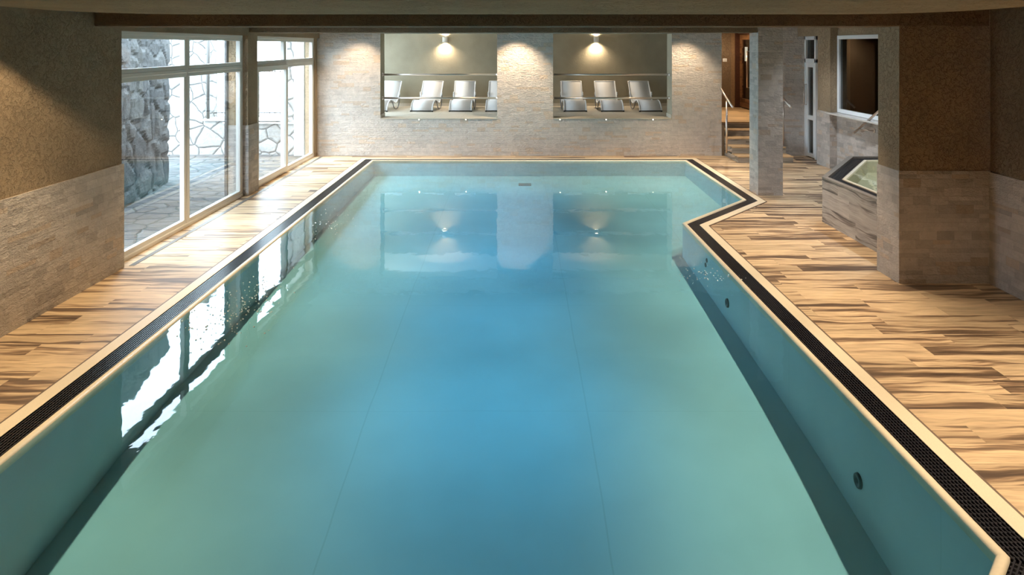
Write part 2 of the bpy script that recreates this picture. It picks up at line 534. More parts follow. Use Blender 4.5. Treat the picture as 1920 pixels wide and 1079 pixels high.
# ------------------------------------------------------------------ structure
# floor: deck with the pool cut out
outer = [(-4.6, -1.6), (6.6, -1.6), (6.6, 15.95), (-4.6, 15.95)]
hole = offset(POOL, TRM)
tess = tessellate_polygon([[Vector((x, y, 0)) for x, y in outer], [Vector((x, y, 0)) for x, y in hole]])
mb = MB()
mb.v = loop3(outer, 0) + loop3(hole, 0)
for t in tess:
    mb.face(tuple(t), 0)
fl = mb.build('floor', M['wood'])
for pl in fl.data.polygons:
    if pl.normal.z < 0:
        pl.flip()
tag(fl, kind='structure')

# ceiling with beams, and the dropped soffit near the viewer
mb = MB()
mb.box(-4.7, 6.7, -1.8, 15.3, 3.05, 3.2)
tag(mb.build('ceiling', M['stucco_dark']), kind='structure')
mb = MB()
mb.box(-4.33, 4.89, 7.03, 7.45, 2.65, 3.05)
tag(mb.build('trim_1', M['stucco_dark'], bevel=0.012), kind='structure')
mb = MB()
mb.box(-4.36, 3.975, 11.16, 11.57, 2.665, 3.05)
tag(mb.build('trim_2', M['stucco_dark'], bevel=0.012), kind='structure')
soff = []
for cx, cy, a0 in ((2.0, 3.74, 0), (-2.0, 3.74, 90), (-2.0, 0.2, 180), (2.0, 0.2, 270)):
    for k in range(9):
        a = math.radians(a0 + 90 * k / 8)
        soff.append((cx + 0.6 * math.cos(a), cy + 0.6 * math.sin(a)))
mb = MB()
mb.prism(soff, 2.65, 3.05)
tag(mb.build('trim_3', M['soffit']), kind='structure')

# left wall: solid part with stone wainscot, lintel over the windows, end jamb
mb = MB()
mb.box(-4.7, -4.33, -1.8, 7.52, 0, 3.05, 0)
mb.box(-4.7, -4.31, -1.8, 7.535, 0, 1.15, 1)
mb.box(-4.68, -4.345, 7.52, 15.2, 2.62, 3.05, 0)
mb.box(-4.62, -4.40, 15.06, 15.2, 0, 2.62, 0)
tag(mb.build('wall_left', [M['stucco'], M['stone']]), kind='structure')
# column between the windows
mb = MB()
mb.box(-4.68, -4.36, 11.16, 11.57, 1.15, 2.66, 0)
mb.box(-4.68, -4.345, 11.145, 11.585, 0, 1.15, 1)
tag(mb.build('column', [M['stucco'], M['stone']]), kind='structure')
# outside faces of the left wall and column
mb = MB()
mb.box(-4.72, -4.685, 11.1, 11.62, 0, 3.05, 0)
mb.box(-4.74, -4.705, -1.8, 7.5, 0, 3.05, 0)
mb.box(-4.72, -4.685, 7.5, 15.2, 2.62, 3.2, 0)
tag(mb.build('trim_4', M['ext_dark']), kind='structure')

# end wall with the two openings and the stair opening
Y0, Y1 = 15.2, 15.68
mb = MB()
ZT = 3.25
OP1, OP2 = (-2.99, -0.39), (0.855, 3.50)
mb.box(-4.6, OP1[0], Y0, Y1, 0, ZT, 0, 1)
mb.box(OP1[1], OP2[0], Y0, Y1, 0, ZT, 0, 1)
mb.box(OP2[1], 4.61, Y0, Y1, 0, ZT, 0, 1)
for a, b in (OP1, OP2):
    mb.box(a, b, Y0, Y1, 0, 0.815, 0)
    mb.box(a, b, Y0, Y1, 2.725, ZT, 0, 1, 1)
mb.box(4.61, 5.87, Y0, Y1, 2.75, ZT, 0)
mb.box(5.87, 6.6, Y0, Y1, 0, ZT, 0, 1)
tag(mb.build('wall_back', [M['stone_white'], M['stucco_smooth']]), kind='structure')
# tiled sills and tiled plinths in the openings
mb = MB()
for i, (a, b) in enumerate((OP1, OP2)):
    mb.box(a + 0.001, b - 0.001, Y0 - 0.012, Y1, 0.815, 0.835)
    mb.box(a + 0.001, a + 0.015, Y0 + 0.01, Y1, 0.835, 0.915)
    mb.box(b - 0.015, b - 0.001, Y0 + 0.01, Y1, 0.835, 0.915)
tag(mb.build('trim_5', M['lounge_tile']), kind='structure')

# lounge behind the openings
LZ, LB = 0.82, 18.5
mb = MB()
mb.box(-4.7, 4.6, Y1, LB + 0.1, 0.6, LZ)
tag(mb.build('floor_lounge', M['lounge_tile']), kind='structure')
mb = MB()
mb.box(-4.7, 4.55, LB, LB + 0.2, 0.6, 3.3)
mb.box(4.45, 4.6, Y1, LB, 0.6, 3.3)
mb.box(-4.7, -4.55, Y1, 15.85, 0.6, 3.3)
mb.box(-4.7, -4.55, 18.05, LB, 0.6, 3.3)
mb.box(-4.7, -4.55, 15.85, 18.05, 3.05, 3.3)
mb.box(-4.7, -4.55, 15.85, 18.05, 0.6, 0.95)
tag(mb.build('wall_lounge', M['stucco_smooth']), kind='structure')
mb = MB()
mb.box(-4.55, 4.45, LB - 0.015, LB, LZ, LZ + 0.075)
tag(mb.build('baseboard_lounge', M['lounge_tile']), kind='structure')
mb = MB()
mb.box(-4.7, 6.8, Y1, 20.0, 3.2, 3.35)
tag(mb.build('ceiling_lounge', plain('white_ceiling_paint', (0.75, 0.73, 0.68), 0.8)), kind='structure')

# stair hall behind the stair opening
HZ, HB = 0.68, 19.7
mb = MB()
mb.box(4.6, 6.6, 15.88, HB, 0.5, HZ)
tag(mb.build('floor_hall', M['stair_wood']), kind='structure')
mb = MB()
mb.box(4.6, 6.75, HB, HB + 0.2, 0.4, 3.3)
mb.box(6.5, 6.7, Y1, 18.45, 0.4, 3.3)
mb.box(6.5, 6.7, 18.45, HB, 2.85, 3.3)
mb.box(4.6, 4.66, Y1, HB, 0.4, 3.3)
mb.box(4.6, 4.675, Y0 + 0.005, 15.95, -0.05, HZ - 0.02)
mb.box(5.835, 5.9, Y0 + 0.005, 15.95, -0.05, HZ - 0.02)
mb.box(4.6, 5.9, 15.9, 16.0, -0.05, HZ - 0.03)
mb.box(5.87, 5.93, Y1, 15.95, 0.4, 3.3)
mb.box(6.7, 8.6, 18.3, 18.4, 0.4, 3.3)
mb.box(6.7, 8.6, HB, HB + 0.1, 0.4, 3.3)
mb.box(8.5, 8.6, 18.3, HB + 0.1, 0.4, 3.3)
mb.box(6.6, 8.6, 18.3, HB + 0.1, 0.5, HZ)
mb.box(6.6, 8.6, 18.3, HB + 0.1, 3.1, 3.3)
tag(mb.build('wall_hall', M['stucco_dark']), kind='structure')

# stairs: five risers, the lower four treads stand out of the wall
ST0, RUN, RISE = 14.29, 0.40, 0.136
SX0, SX1 = 4.68, 5.83
mb = MB()
for k in range(4):
    zt = RISE * (k + 1)
    ya = ST0 + RUN * k
    mb.box(SX0, SX1, ya, ST0 + RUN * 4, RISE * k, zt - 0.022, 0)
    mb.box(SX0 - 0.004, SX1 + 0.004, ya - 0.012, ya + RUN + 0.02, zt - 0.022, zt, 1)
mb.box(SX0, SX1, ST0 + RUN * 4 - 0.02, ST0 + RUN * 4 + 0.01, RISE * 4, HZ, 0)
mb.box(4.6, 5.87, ST0 + RUN * 4 - 0.03, ST0 + RUN * 4 + 0.01, HZ - 0.02, HZ + 0.001, 1)
tag(mb.build('staircase', [M['stair_grey'], M['stair_wood']]), kind='structure')

# right hand column clad in stone over its whole height
mb = MB()
mb.box(3.98, 4.385, 11.16, 11.57, 0, 3.05)
tag(mb.build('column', M['stone']), kind='structure')
# pier and partition in front of the tub alcove
mb = MB()
mb.box(3.966, 6.6, 7.04, 7.45, 1.16, 3.05, 0)
mb.box(3.956, 6.6, 7.028, 7.455, 0, 1.16, 1)
tag(mb.build('wall_partition', [M['stucco'], M['stone']]), kind='structure')
# right wall near the viewer
mb = MB()
mb.box(4.90, 5.1, -1.8, 7.03, 0, 3.05, 0)
mb.box(4.885, 5.1, -1.8, 7.03, 0, 1.15, 1)
tag(mb.build('wall_right', [M['stucco_dark'], M['stone']]), kind='structure')
mb = MB()
mb.box(-4.7, 5.1, -1.8, -1.6, 0, 3.05)
tag(mb.build('wall_front', M['stucco']), kind='structure')

# alcove wall with window and door
mb = MB()
mb.box(6.45, 6.7, 7.45, 9.6, 0, 3.05, 0)
mb.box(6.45, 6.7, 9.6, 13.63, 2.66, 3.05, 0)
mb.box(6.43, 6.7, 7.45, 13.63, 0, 1.085, 1)
mb.box(6.30, 6.7, 13.63, 14.19, 1.12, 3.05, 0)
mb.box(6.285, 6.7, 13.62, 14.20, 0, 1.12, 1)
mb.box(6.5, 6.7, 14.19, 14.64, 0, 3.05, 0)
mb.box(6.5, 6.7, 14.64, 15.2, 2.66, 3.05, 0)
mb.box(6.30, 6.5, 14.19, 15.2, 2.66, 3.05, 0)
tag(mb.build('wall_alcove', [M['stucco'], M['stone']]), kind='structure')
# dark room behind that window
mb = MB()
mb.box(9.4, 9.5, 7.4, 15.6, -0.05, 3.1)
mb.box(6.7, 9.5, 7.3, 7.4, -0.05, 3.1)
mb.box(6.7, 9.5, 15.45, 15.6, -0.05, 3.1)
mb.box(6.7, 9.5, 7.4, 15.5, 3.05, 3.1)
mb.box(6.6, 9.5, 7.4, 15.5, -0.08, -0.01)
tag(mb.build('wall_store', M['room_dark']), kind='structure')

# ------------------------------------------------------------------ windows
def sash(root, x, y0, y1, z0, z1, w, depth, fm, gm, name='sash'):
    m = MB()
    d = depth / 2
    m.box(x - d, x + d, y0, y1, z0, z0 + w)
    m.box(x - d, x + d, y0, y1, z1 - w, z1)
    m.box(x - d, x + d, y0, y0 + w, z0 + w, z1 - w)
    m.box(x - d, x + d, y1 - w, y1, z0 + w, z1 - w)
    f = m.build(name, fm, root, bevel=0.006)
    p = MB()
    p.box(x - 0.004, x + 0.004, y0 + w - 0.01, y1 - w + 0.01, z0 + w - 0.01, z1 - w + 0.01)
    p.build('pane', gm, f)
    return f

def window(name, y0, ym, y1, thick_left):
    r = empty(name)
    tag(r, kind='structure')
    X = -4.47
    m = MB()
    m.box(X - 0.06, X + 0.05, y0, y1, 0.0, 0.05)
    m.box(X - 0.05, X + 0.04, y0, y1, 2.575, 2.62)
    m.box(X - 0.05, X + 0.04, y0, y1, 2.085, 2.135)
    for a in (y0, ym - 0.02, y1 - 0.04):
        m.box(X - 0.05, X + 0.04, a, a + 0.04, 0.05, 2.575)
    m.build('window_frame', M['frame'], r, bevel=0.006)
    sash(r, X, y0 + 0.03, ym - 0.012, 2.125, 2.59, 0.06, 0.07, M['frame'], M['glass'], 'transom_sash')
    sash(r, X, ym + 0.012, y1 - 0.03, 2.125, 2.59, 0.06, 0.07, M['frame'], M['glass'], 'transom_sash')
    w = 0.10 if thick_left else 0.065
    sash(r, X + (0.045 if thick_left else 0), y0 + 0.02, ym + (0.04 if thick_left else -0.012), 0.04, 2.095, w, 0.06, M['frame'], M['glass'], 'door_sash')
    sash(r, X, ym + 0.012, y1 - 0.03, 0.04, 2.095, 0.06, 0.07, M['frame'], M['glass'], 'door_sash')
    return r
window('window_1', 7.56, 9.25, 11.12, False)
window('window_2', 11.62, 13.2, 15.06, True)
# lounge side window
r = empty('window_4')
tag(r, kind='structure')
sash(r, -4.62, 15.87, 18.03, 0.97, 3.03, 0.07, 0.07, M['white_frame'], M['glass'])
# alcove window with dark room behind and marble sill
r = empty('window_3')
tag(r, kind='structure')
sash(r, 6.47, 9.62, 13.62, 1.125, 2.655, 0.075, 0.08, M['white_frame'], M['dark_glass'])
m = MB()
m.box(6.24, 6.62, 9.5, 13.72, 1.086, 1.12)
m.build('window_sill', M['marble'], r, bevel=0.006)
# white glazed door in the alcove
r = empty('door_1')
tag(r, kind='structure')
m = MB()
X = 6.5
for a, b, c, d in ((14.64, 14.70, 0, 2.66), (15.14, 15.2, 0, 2.66), (14.64, 15.2, 2.58, 2.66), (14.64, 15.2, 2.08, 2.17)):
    m.box(X - 0.05, X + 0.05, a, b, c, d)
m.build('door_frame', M['white_frame'], r, bevel=0.006)
m = MB()
for a, b, c, d in ((14.70, 14.79, 0.02, 2.08), (15.05, 15.14, 0.02, 2.08), (14.79, 15.05, 0.02, 0.1), (14.79, 15.05, 0.83, 0.93), (14.79, 15.05, 1.98, 2.08)):
    m.box(X - 0.04, X + 0.04, a, b, c, d)
lf = m.build('door_leaf', M['white_frame'], r, bevel=0.006)
m = MB()
m.box(X - 0.005, X + 0.005, 14.78, 15.06, 0.09, 1.99)
m.box(X - 0.005, X + 0.005, 14.69, 15.15, 2.165, 2.585)
m.build('pane', M['dark_glass'], r)
m = MB()
m.tube([(X - 0.05, 15.09, 1.15), (X - 0.1, 15.09, 1.15), (X - 0.1, 15.09, 1.6), (X - 0.05, 15.09, 1.6)], 0.014)
m.build('handle', M['steel'], r)

# wooden glazed door at the end of the stair hall
r = empty('door_2')
tag(r, kind='structure')
m = MB()
m.box(6.24, 6.34, HB - 0.04, HB, HZ, 2.95, 1)
m.box(6.34, 6.50, HB - 0.09, HB, HZ, 2.95, 0)
m.box(6.42, 6.70, 18.45, 18.56, HZ, 2.85, 0)
m.box(6.42, 6.70, 18.45, HB - 0.09, 2.78, 2.85, 0)
m.build('door_frame', [M['jamb_wood'], M['light_wood']], r)
m = MB()
m.box(6.46, 6.52, 18.57, 18.72, HZ + 0.03, 2.78)
m.box(6.46, 6.52, 19.42, 19.60, HZ + 0.03, 2.78)
m.box(6.46, 6.52, 18.72, 19.42, HZ + 0.03, HZ + 0.28)
m.box(6.46, 6.52, 18.72, 19.42, 2.62, 2.78)
lf = m.build('door_leaf', M['door_wood'], r, bevel=0.006)
m = MB()
m.box(6.487, 6.497, 18.71, 19.43, HZ + 0.27, 2.63)
m.build('pane', M['dark_glass'], r)
m = MB()
m.box(6.478, 6.484, 19.0, 19.22, 2.02, 2.42)
m.build('notice', M['paper'], r)
m = MB()
m.tube([(6.46, 18.8, 1.3), (6.40, 18.8, 1.3), (6.40, 18.8, 2.3), (6.46, 18.8, 2.3)], 0.018)
m.build('handle', M['steel'], r)

# ------------------------------------------------------------------ swimming pool
pool = tag(empty('swimming_pool', (0, 8, 0)), 'large indoor pool with pale blue liner, cream lip and black overflow grate', 'swimming pool')
def to_pool(o):
    o.matrix_parent_inverse = Matrix.Translation((0, -8, 0))
    return o
DEPTH = [(1.9, 1.15), (3.0, 0.95), (4.2, 0.79), (5.0, 0.69), (6.0, 0.61), (7.5, 0.535), (10.0, 0.43), (12.0, 0.37), (14.6, 0.315)]
def depth(y):
    for (a, da), (b, db) in zip(DEPTH, DEPTH[1:]):
        if y <= b:
            return da + (db - da) * max(0, (y - a)) / (b - a)
    return DEPTH[-1][1]
def dense(poly, step=0.4):
    out = []
    for i, p in enumerate(poly):
        q = poly[(i + 1) % len(poly)]
        n = max(1, int(math.hypot(q[0] - p[0], q[1] - p[1]) / step))
        out += [(p[0] + (q[0] - p[0]) * k / n, p[1] + (q[1] - p[1]) * k / n) for k in range(n)]
    return out
mb = MB()
dp = dense(POOL)
mb.sweep([loop3(dp, 0.002), [(x, y, -depth(y) - 0.06) for x, y in dp]], 0)
# bottom in strips across the pool, following its slope
def xright(y):
    if y < 3.27:
        return 1.0 + (y - 1.95) / 1.32 * 1.31
    if y < 9.39:
        return 2.31
    if y < 10.83:
        return 2.31 + (y - 9.39) / 1.44 * 1.31
    return 3.62
ys = sorted({1.95, 3.27, 9.39, 10.83, 14.5, *[1.95 + 0.35 * k for k in range(1, 36)]})
b = len(mb.v)
for y in ys:
    mb.v += [(-3.0, y, -depth(y)), (xright(y), y, -depth(y))]
for k in range(len(ys) - 1):
    mb.face((b + 2 * k, b + 2 * k + 1, b + 2 * k + 3, b + 2 * k + 2), 0, True)
to_pool(mb.build('basin', M['liner'], pool))
# rounded lip
prof = [(0.0, -0.05), (-0.004, 0.004), (0.004, 0.014), (0.018, 0.019), (LIP - 0.016, 0.018), (LIP - 0.004, 0.012), (LIP, -0.03)]
mb = MB()
mb.sweep([loop3(offset(POOL, d), z) for d, z in prof], 0, True)
to_pool(mb.build('lip', M['lip'], pool))
# gutter with the black overflow grate
mb = MB()
mb.sweep([loop3(offset(POOL, LIP), 0.0), loop3(offset(POOL, LIP), -0.06), loop3(offset(POOL, GRT), -0.06), loop3(offset(POOL, GRT), 0.004)], 0)
to_pool(mb.build('gutter', M['grate_dark'], pool))
mb = MB()
NR = 7
w = (GRT - LIP - 0.012) / NR
for k in range(NR):
    d0 = LIP + 0.008 + k * w
    d1 = d0 + w * 0.6
    mb.sweep([loop3(offset(POOL, d0), -0.012), loop3(offset(POOL, d0 + w * 0.12), 0.006), loop3(offset(POOL, d1 - w * 0.12), 0.006), loop3(offset(POOL, d1), -0.012)], 0)
inner, outr = offset(POOL, LIP + 0.004), offset(POOL, GRT - 0.004)
for i in range(len(POOL)):
    j = (i + 1) % len(POOL)
    a0, a1, b0, b1 = (Vector(q) for q in (inner[i], inner[j], outr[i], outr[j]))
    e = (Vector(POOL[j]) - Vector(POOL[i])).normalized()
    n = Vector((e.y, -e.x))
    la, lb = max((a0 - a0).dot(e), (b0 - a0).dot(e)), min((a1 - a0).dot(e), (b1 - a0).dot(e))
    cnt = int((lb - la) / 0.034)
    for k in range(cnt):
        c = a0 + e * (la + 0.034 * (k + 0.5))
        h = 0.006
        q = [c - e * h, c + e * h, c + e * h + n * (GRT - LIP - 0.008), c - e * h + n * (GRT - LIP - 0.008)]
        bb = len(mb.v)
        mb.v += [(v.x, v.y, 0.0015) for v in q] + [(v.x, v.y, -0.01) for v in q]
        mb.face((bb, bb + 1, bb + 2, bb + 3))
        mb.face((bb, bb + 1, bb + 5, bb + 4))
        mb.face((bb + 3, bb + 2, bb + 6, bb + 7))
to_pool(tag(mb.build('overflow_grate', M['grate'], pool), 'black ribbed overflow grate'))
mb = MB()
mb.sweep([loop3(offset(POOL, GRT), -0.04), loop3(offset(POOL, GRT), 0.008), loop3(offset(POOL, CRM), 0.008), loop3(offset(POOL, CRM), -0.01)], 0)
to_pool(mb.build('edge_tiles', M['cream'], pool))
mb = MB()
mb.sweep([loop3(offset(POOL, CRM), -0.01), loop3(offset(POOL, CRM), 0.006), loop3(offset(POOL, TRM), 0.006), loop3(offset(POOL, TRM), -0.01)], 0)
to_pool(mb.build('edge_trim', M['trim_dark'], pool))
# wall inlets
for y, d in ((4.58, 0.47), (7.4, 0.34), (8.2, 0.13), (8.25, 0.2)):
    s = 1.0 if d > 0.25 else 0.55
    o = MB()
    prof = [(0.0, 0.004), (0.018, 0.006), (0.02, 0.014), (0.032, 0.014), (0.034, 0.018), (0.046, 0.016), (0.05, 0.0)]
    o.sweep([[(2.31 - z * s, y + rr * s * math.cos(2 * PI * k / 18), -d + rr * s * math.sin(2 * PI * k / 18)) for k in range(18)] for rr, z in prof], 0, True)
    to_pool(o.build('inlet_nozzle', plain('grey_inlet_plastic', (0.10, 0.13, 0.14), 0.4) if 'inlet' not in M else M['inlet'], pool))
o = MB()
yy = 13.68
o.box(0.08, 0.33, yy - 0.11, yy + 0.11, -depth(yy) - 0.02, -depth(yy) + 0.006)
for k in range(8):
    o.box(0.09 + 0.03 * k, 0.105 + 0.03 * k, yy - 0.1, yy + 0.1, -depth(yy) + 0.006, -depth(yy) + 0.012)
to_pool(o.build('floor_drain', plain('grey_drain_metal', (0.12, 0.15, 0.17), 0.4, 0.3), pool))

wp = offset(POOL, 0.001)
mb = MB()
mb.v = loop3(wp, 0.003)
for t in tessellate_polygon([[Vector((x, y, 0)) for x, y in wp]]):
    mb.face(tuple(t))
wo = mb.build('pool_water', M['water'])
for pl in wo.data.polygons:
    if pl.normal.z < 0:
        pl.flip()
tag(wo, 'still clear turquoise water filling the large swimming pool', 'water')

# foam bubbles where the inlets break the surface
def bubbles(cx, cy, sx, sy, n, slant, label, seed):
    rnd = random.Random(seed)
    m = MB()
    for _ in range(n):
        t, q = rnd.gauss(0, 1), rnd.gauss(0, 1)
        r = rnd.uniform(0.003, 0.009)
        x, y = cx + sx * t + slant * q, cy + sy * q
        m.lathe((x, y, 0.003), [(r * 0.9, -r * 0.2), (r, r * 0.2), (r * 0.7, r * 0.75), (0.0005, r)], 6)
    tag(m.build('foam', M['bubble']), label, 'foam', kind='stuff')
bubbles(-2.55, 6.35, 0.17, 0.40, 230, -0.03, 'white foam bubbles on the water near the left pool edge', 1)
bubbles(-2.55, 9.3, 0.16, 0.4, 60, 0, 'white bubbles on the water beside the window reflections', 2)
bubbles(2.05, 7.25, 0.18, 0.14, 60, 0, 'white bubbles on the water beside the right pool edge', 3)

# slot drain along the windows
mb = MB()
mb.box(-4.295, -4.235, 7.6, 15.1, -0.004, 0.003, 0)
for k in range(3):
    mb.box(-4.29 + 0.02 * k, -4.28 + 0.02 * k, 7.6, 15.1, 0.003, 0.005, 0)
tag(mb.build('slot_drain', plain('grey_drain_channel', (0.30, 0.28, 0.26), 0.35, 0.4)), 'narrow grey drain channel let into the deck along the windows', 'drain')

# ------------------------------------------------------------------ whirlpool tub
TUB = [(4.30, 7.50), (6.41, 7.50), (6.41, 11.27), (5.52, 11.27), (4.28, 9.50)]
tub = tag(empty('whirlpool_tub', (5.3, 9.3, 0)), 'raised whirlpool tub clad in grey wood tile behind the stone pier', 'hot tub')
def to_tub(o):
    o.matrix_parent_inverse = Matrix.Translation((-5.3, -9.3, 0))
    return o
TH = 0.63
mb = MB()
mb.sweep([loop3(TUB, 0.0), loop3(TUB, TH - 0.02)], 0)
to_tub(mb.build('cladding', M['grey_wood'], tub))
mb = MB()
mb.sweep([loop3(offset(TUB, 0.004), TH - 0.022), loop3(offset(TUB, 0.004), TH), loop3(offset(TUB, -0.07), TH), loop3(offset(TUB, -0.07), TH - 0.05)], 0)
to_tub(mb.build('rim', plain('grey_brown_rim_tile', (0.22, 0.19, 0.16), 0.45, 0, 0.15, 20), tub))
mb = MB()
mb.sweep([loop3(offset(TUB, -0.07), TH - 0.05), loop3(offset(TUB, -0.24), TH - 0.05)], 0)
for k in range(7):
    d = -0.078 - 0.023 * k
    mb.sweep([loop3(offset(TUB, d), TH - 0.05), loop3(offset(TUB, d), TH - 0.03), loop3(offset(TUB, d - 0.014), TH - 0.03), loop3(offset(TUB, d - 0.014), TH - 0.05)], 0)
to_tub(mb.build('overflow_grate', M['grate'], tub))
mb = MB()
mb.sweep([loop3(offset(TUB, -0.235), TH - 0.06), loop3(offset(TUB, -0.24), TH - 0.022), loop3(offset(TUB, -0.285), TH - 0.022), loop3(offset(TUB, -0.29), TH - 0.05)], 0)
to_tub(mb.build('lip', M['lip'], tub))
mb = MB()
lv = [(-0.288, TH - 0.04), (-0.30, TH - 0.22), (-0.62, TH - 0.25), (-0.64, TH - 0.5)]
mb.sweep([loop3(offset(TUB, d), z) for d, z in lv], 0)
pb = offset(TUB, -0.64)
mb.v += loop3(pb, TH - 0.5)
n = len(mb.v)
mb.face(tuple(range(n - 5, n)))
to_tub(mb.build('shell', M['tub_shell'], tub))
mb = MB()
wp = offset(TUB, -0.289)
mb.v = loop3(wp, TH - 0.035)
mb.face(tuple(range(5)))
wo = mb.build('tub_water', M['tub_water'])
tag(wo, 'pale green water inside the raised whirlpool tub', 'water')

# ------------------------------------------------------------------ rails
def wall_rail(x0, x1, y, z, label):
    r = tag(empty('guard_rail', (x0, y, z)), label, 'railing', 'steel rails across the lounge openings')
    m = MB()
    m.tube([(0.012, 0, 0), ((x1 - x0) / 2, 0, 0), (x1 - x0 - 0.012, 0, 0)], 0.022, 14)
    m.build('bar', M['steel'], r)
    for a, s in ((0.0, 1), (x1 - x0, -1)):
        m = MB()
        m.tube([(a, 0, 0), (a + 0.008 * s, 0, 0), (a + 0.014 * s, 0, 0), (a + 0.03 * s, 0, 0)], [0.045, 0.045, 0.027, 0.027], 16)
        m.build('flange', M['steel'], r)
for (a, b), side in ((OP1, 'left'), (OP2, 'right')):
    wall_rail(a, b, 15.42, 1.80, f'upper steel rail across the {side} lounge opening')
    wall_rail(a, b, 15.42, 1.27, f'lower steel rail across the {side} lounge opening')

def stair_rail(x, label, zbase, on_side):
    r = tag(empty('stair_handrail', (x, 14.75, zbase)), label, 'handrail', 'handrails of the short stair')
    m = MB()
    m.tube([(0, -0.42, 1.155 - zbase), (0, 0.1, 1.36 - zbase), (0, 0.43, 1.50 - zbase)], 0.021, 12)
    m.build('bar', M['steel'], r)
    m = MB()
    m.tube([(0, 0, 0), (0, 0, 1.25 - zbase)], 0.022, 12)
    m.tube([(0, 0, 1.23 - zbase), (0, 0, 1.31 - zbase)], 0.008, 8)
    m.build('post', M['steel'], r)
    m = MB()
    if on_side:
        m.tube([(0.0, 0, 0.06), (SX0 - x, 0, 0.06)], 0.014, 10)
        m.tube([(SX0 - x - 0.012, 0, 0.06), (SX0 - x, 0, 0.06)], 0.04, 14)
    else:
        m.tube([(0, 0, 0), (0, 0, 0.012)], 0.045, 14)
    m.build('flange', M['steel'], r)
stair_rail(4.58, 'steel handrail with round post beside the left of the stairs', 0.13, True)
stair_rail(5.80, 'steel handrail on the right of the stairs, partly behind the stone column', RISE * 2, False)

r = tag(empty('tub_handrail', (6.43, 12.2, 0.93)), 'sloping steel handrail on the wall below the alcove window, by the tub', 'handrail')
m = MB()
m.tube([(-0.13, 0.46, -0.09), (-0.13, -0.34, 0.36), (-0.13, -1.0, 0.73)], 0.021, 12)
m.build('bar', M['steel'], r)
m = MB()
m.tube([(0, 0, 0), (-0.1, 0, 0), (-0.125, 0.02, 0.01), (-0.13, 0.32, -0.01)], 0.008, 8)
m.build('bracket', M['steel'], r)
m = MB()
m.tube([(0.0, 0, 0), (-0.012, 0, 0), (-0.016, 0, 0)], [0.04, 0.04, 0.03], 16)
m.build('flange', M['steel'], r)

# ------------------------------------------------------------------ sun loungers
def smooth_path(pts, n=6):
    out = []
    P = [Vector(p) for p in pts]
    for i in range(len(P) - 1):
        p0, p1, p2, p3 = P[max(i - 1, 0)], P[i], P[i + 1], P[min(i + 2, len(P) - 1)]
        for k in range(n):
            t = k / n
            out.append(0.5 * ((2 * p1) + (-p0 + p2) * t + (2 * p0 - 5 * p1 + 4 * p2 - p3) * t * t + (-p0 + 3 * p1 - 3 * p2 + p3) * t ** 3))
    out.append(P[-1])
    return out

def strip(path, w, t=0.008):
    m = MB()
    n = len(path)
    for s in (-w / 2, w / 2):
        for dz in (0, -t):
            m.v += [(s, p.y, p.z + dz) for p in path]
    for i in range(n - 1):
        m.face((i, i + 1, 2 * n + i + 1, 2 * n + i), 0, True)
        m.face((n + i, 3 * n + i, 3 * n + i + 1, n + i + 1), 0, True)
        m.face((i, n + i, n + i + 1, i + 1), 0)
        m.face((2 * n + i, 2 * n + i + 1, 3 * n + i + 1, 3 * n + i), 0)
    for a in (0, n - 1):
        m.face((a, 2 * n + a, 3 * n + a, n + a), 0)
    return m

def make_lounger():
    r = empty('sun_lounger')
    seatp = smooth_path([(0, 0.0, 0.035), (0, 0.03, 0.11), (0, 0.10, 0.19), (0, 0.22, 0.25), (0, 0.36, 0.262), (0, 0.52, 0.225), (0, 0.68, 0.175), (0, 0.82, 0.165), (0, 0.92, 0.20)])
    backp = smooth_path([(0, 0.93, 0.205), (0, 1.02, 0.30), (0, 1.18, 0.49), (0, 1.34, 0.69)])
    W = 0.54
    strip(seatp, W - 0.03).build('seat', M['sling'], r)
    strip(backp, W - 0.03).build('backrest', M['sling'], r)
    for s in (-1, 1):
        x = s * W / 2
        m = MB()
        m.tube([(x, p.y, p.z - 0.004) for p in seatp], 0.015, 8)
        sr = m.build('side_rail', M['sling'], r)
        m = MB()
        m.tube([(x, p.y, p.z - 0.004) for p in backp], 0.015, 8)
        br = m.build('back_rail', M['sling'], r)
        m = MB()
        leg = smooth_path([(0, 0.30, 0.25), (0, 0.42, 0.20), (0, 0.52, 0.08), (0, 0.66, 0.018), (0, 0.84, 0.02), (0, 0.97, 0.10), (0, 1.03, 0.22), (0, 1.07, 0.36)])
        m.tube([(x + s * 0.022, p.y, p.z) for p in leg], 0.013, 8)
        m.build('leg', M['grey_tube'], r)
        m = MB()
        m.box(x + s * 0.015 - 0.012, x + s * 0.015 + 0.012, 1.04, 1.10, 0.33, 0.42)
        m.build('hinge', M['white_frame'], br, bevel=0.004)
        m = MB()
        m.box(x - 0.02, x + 0.02, -0.018, 0.025, 0.0, 0.03)
        m.build('foot_cap', M['black'], sr, bevel=0.004)
    m = MB()
    m.tube([(-W / 2, 0.0, 0.02), (W / 2, 0.0, 0.02)], 0.012, 8)
    m.build('foot_bar', M['black'], r)
    m = MB()
    m.tube([(-W / 2, 1.34, 0.685), (W / 2, 1.34, 0.685)], 0.014, 8)
    m.build('top_bar', M['sling'], r)
    return r
proto = make_lounger()
LG = [(-3.42, 'white sun lounger cut off by the left edge of the left opening'),
      (-2.30, 'whole white sun lounger left of the lamp in the left opening'),
      (-1.34, 'whole white sun lounger below and right of the lamp in the left opening'),
      (-0.44, 'white sun lounger half hidden behind the pillar at the right of the left opening'),
      (1.50, 'leftmost of the three white loungers in the right opening'),
      (2.42, 'middle one of the three white loungers in the right opening'),
      (3.36, 'rightmost of the three white loungers in the right opening')]
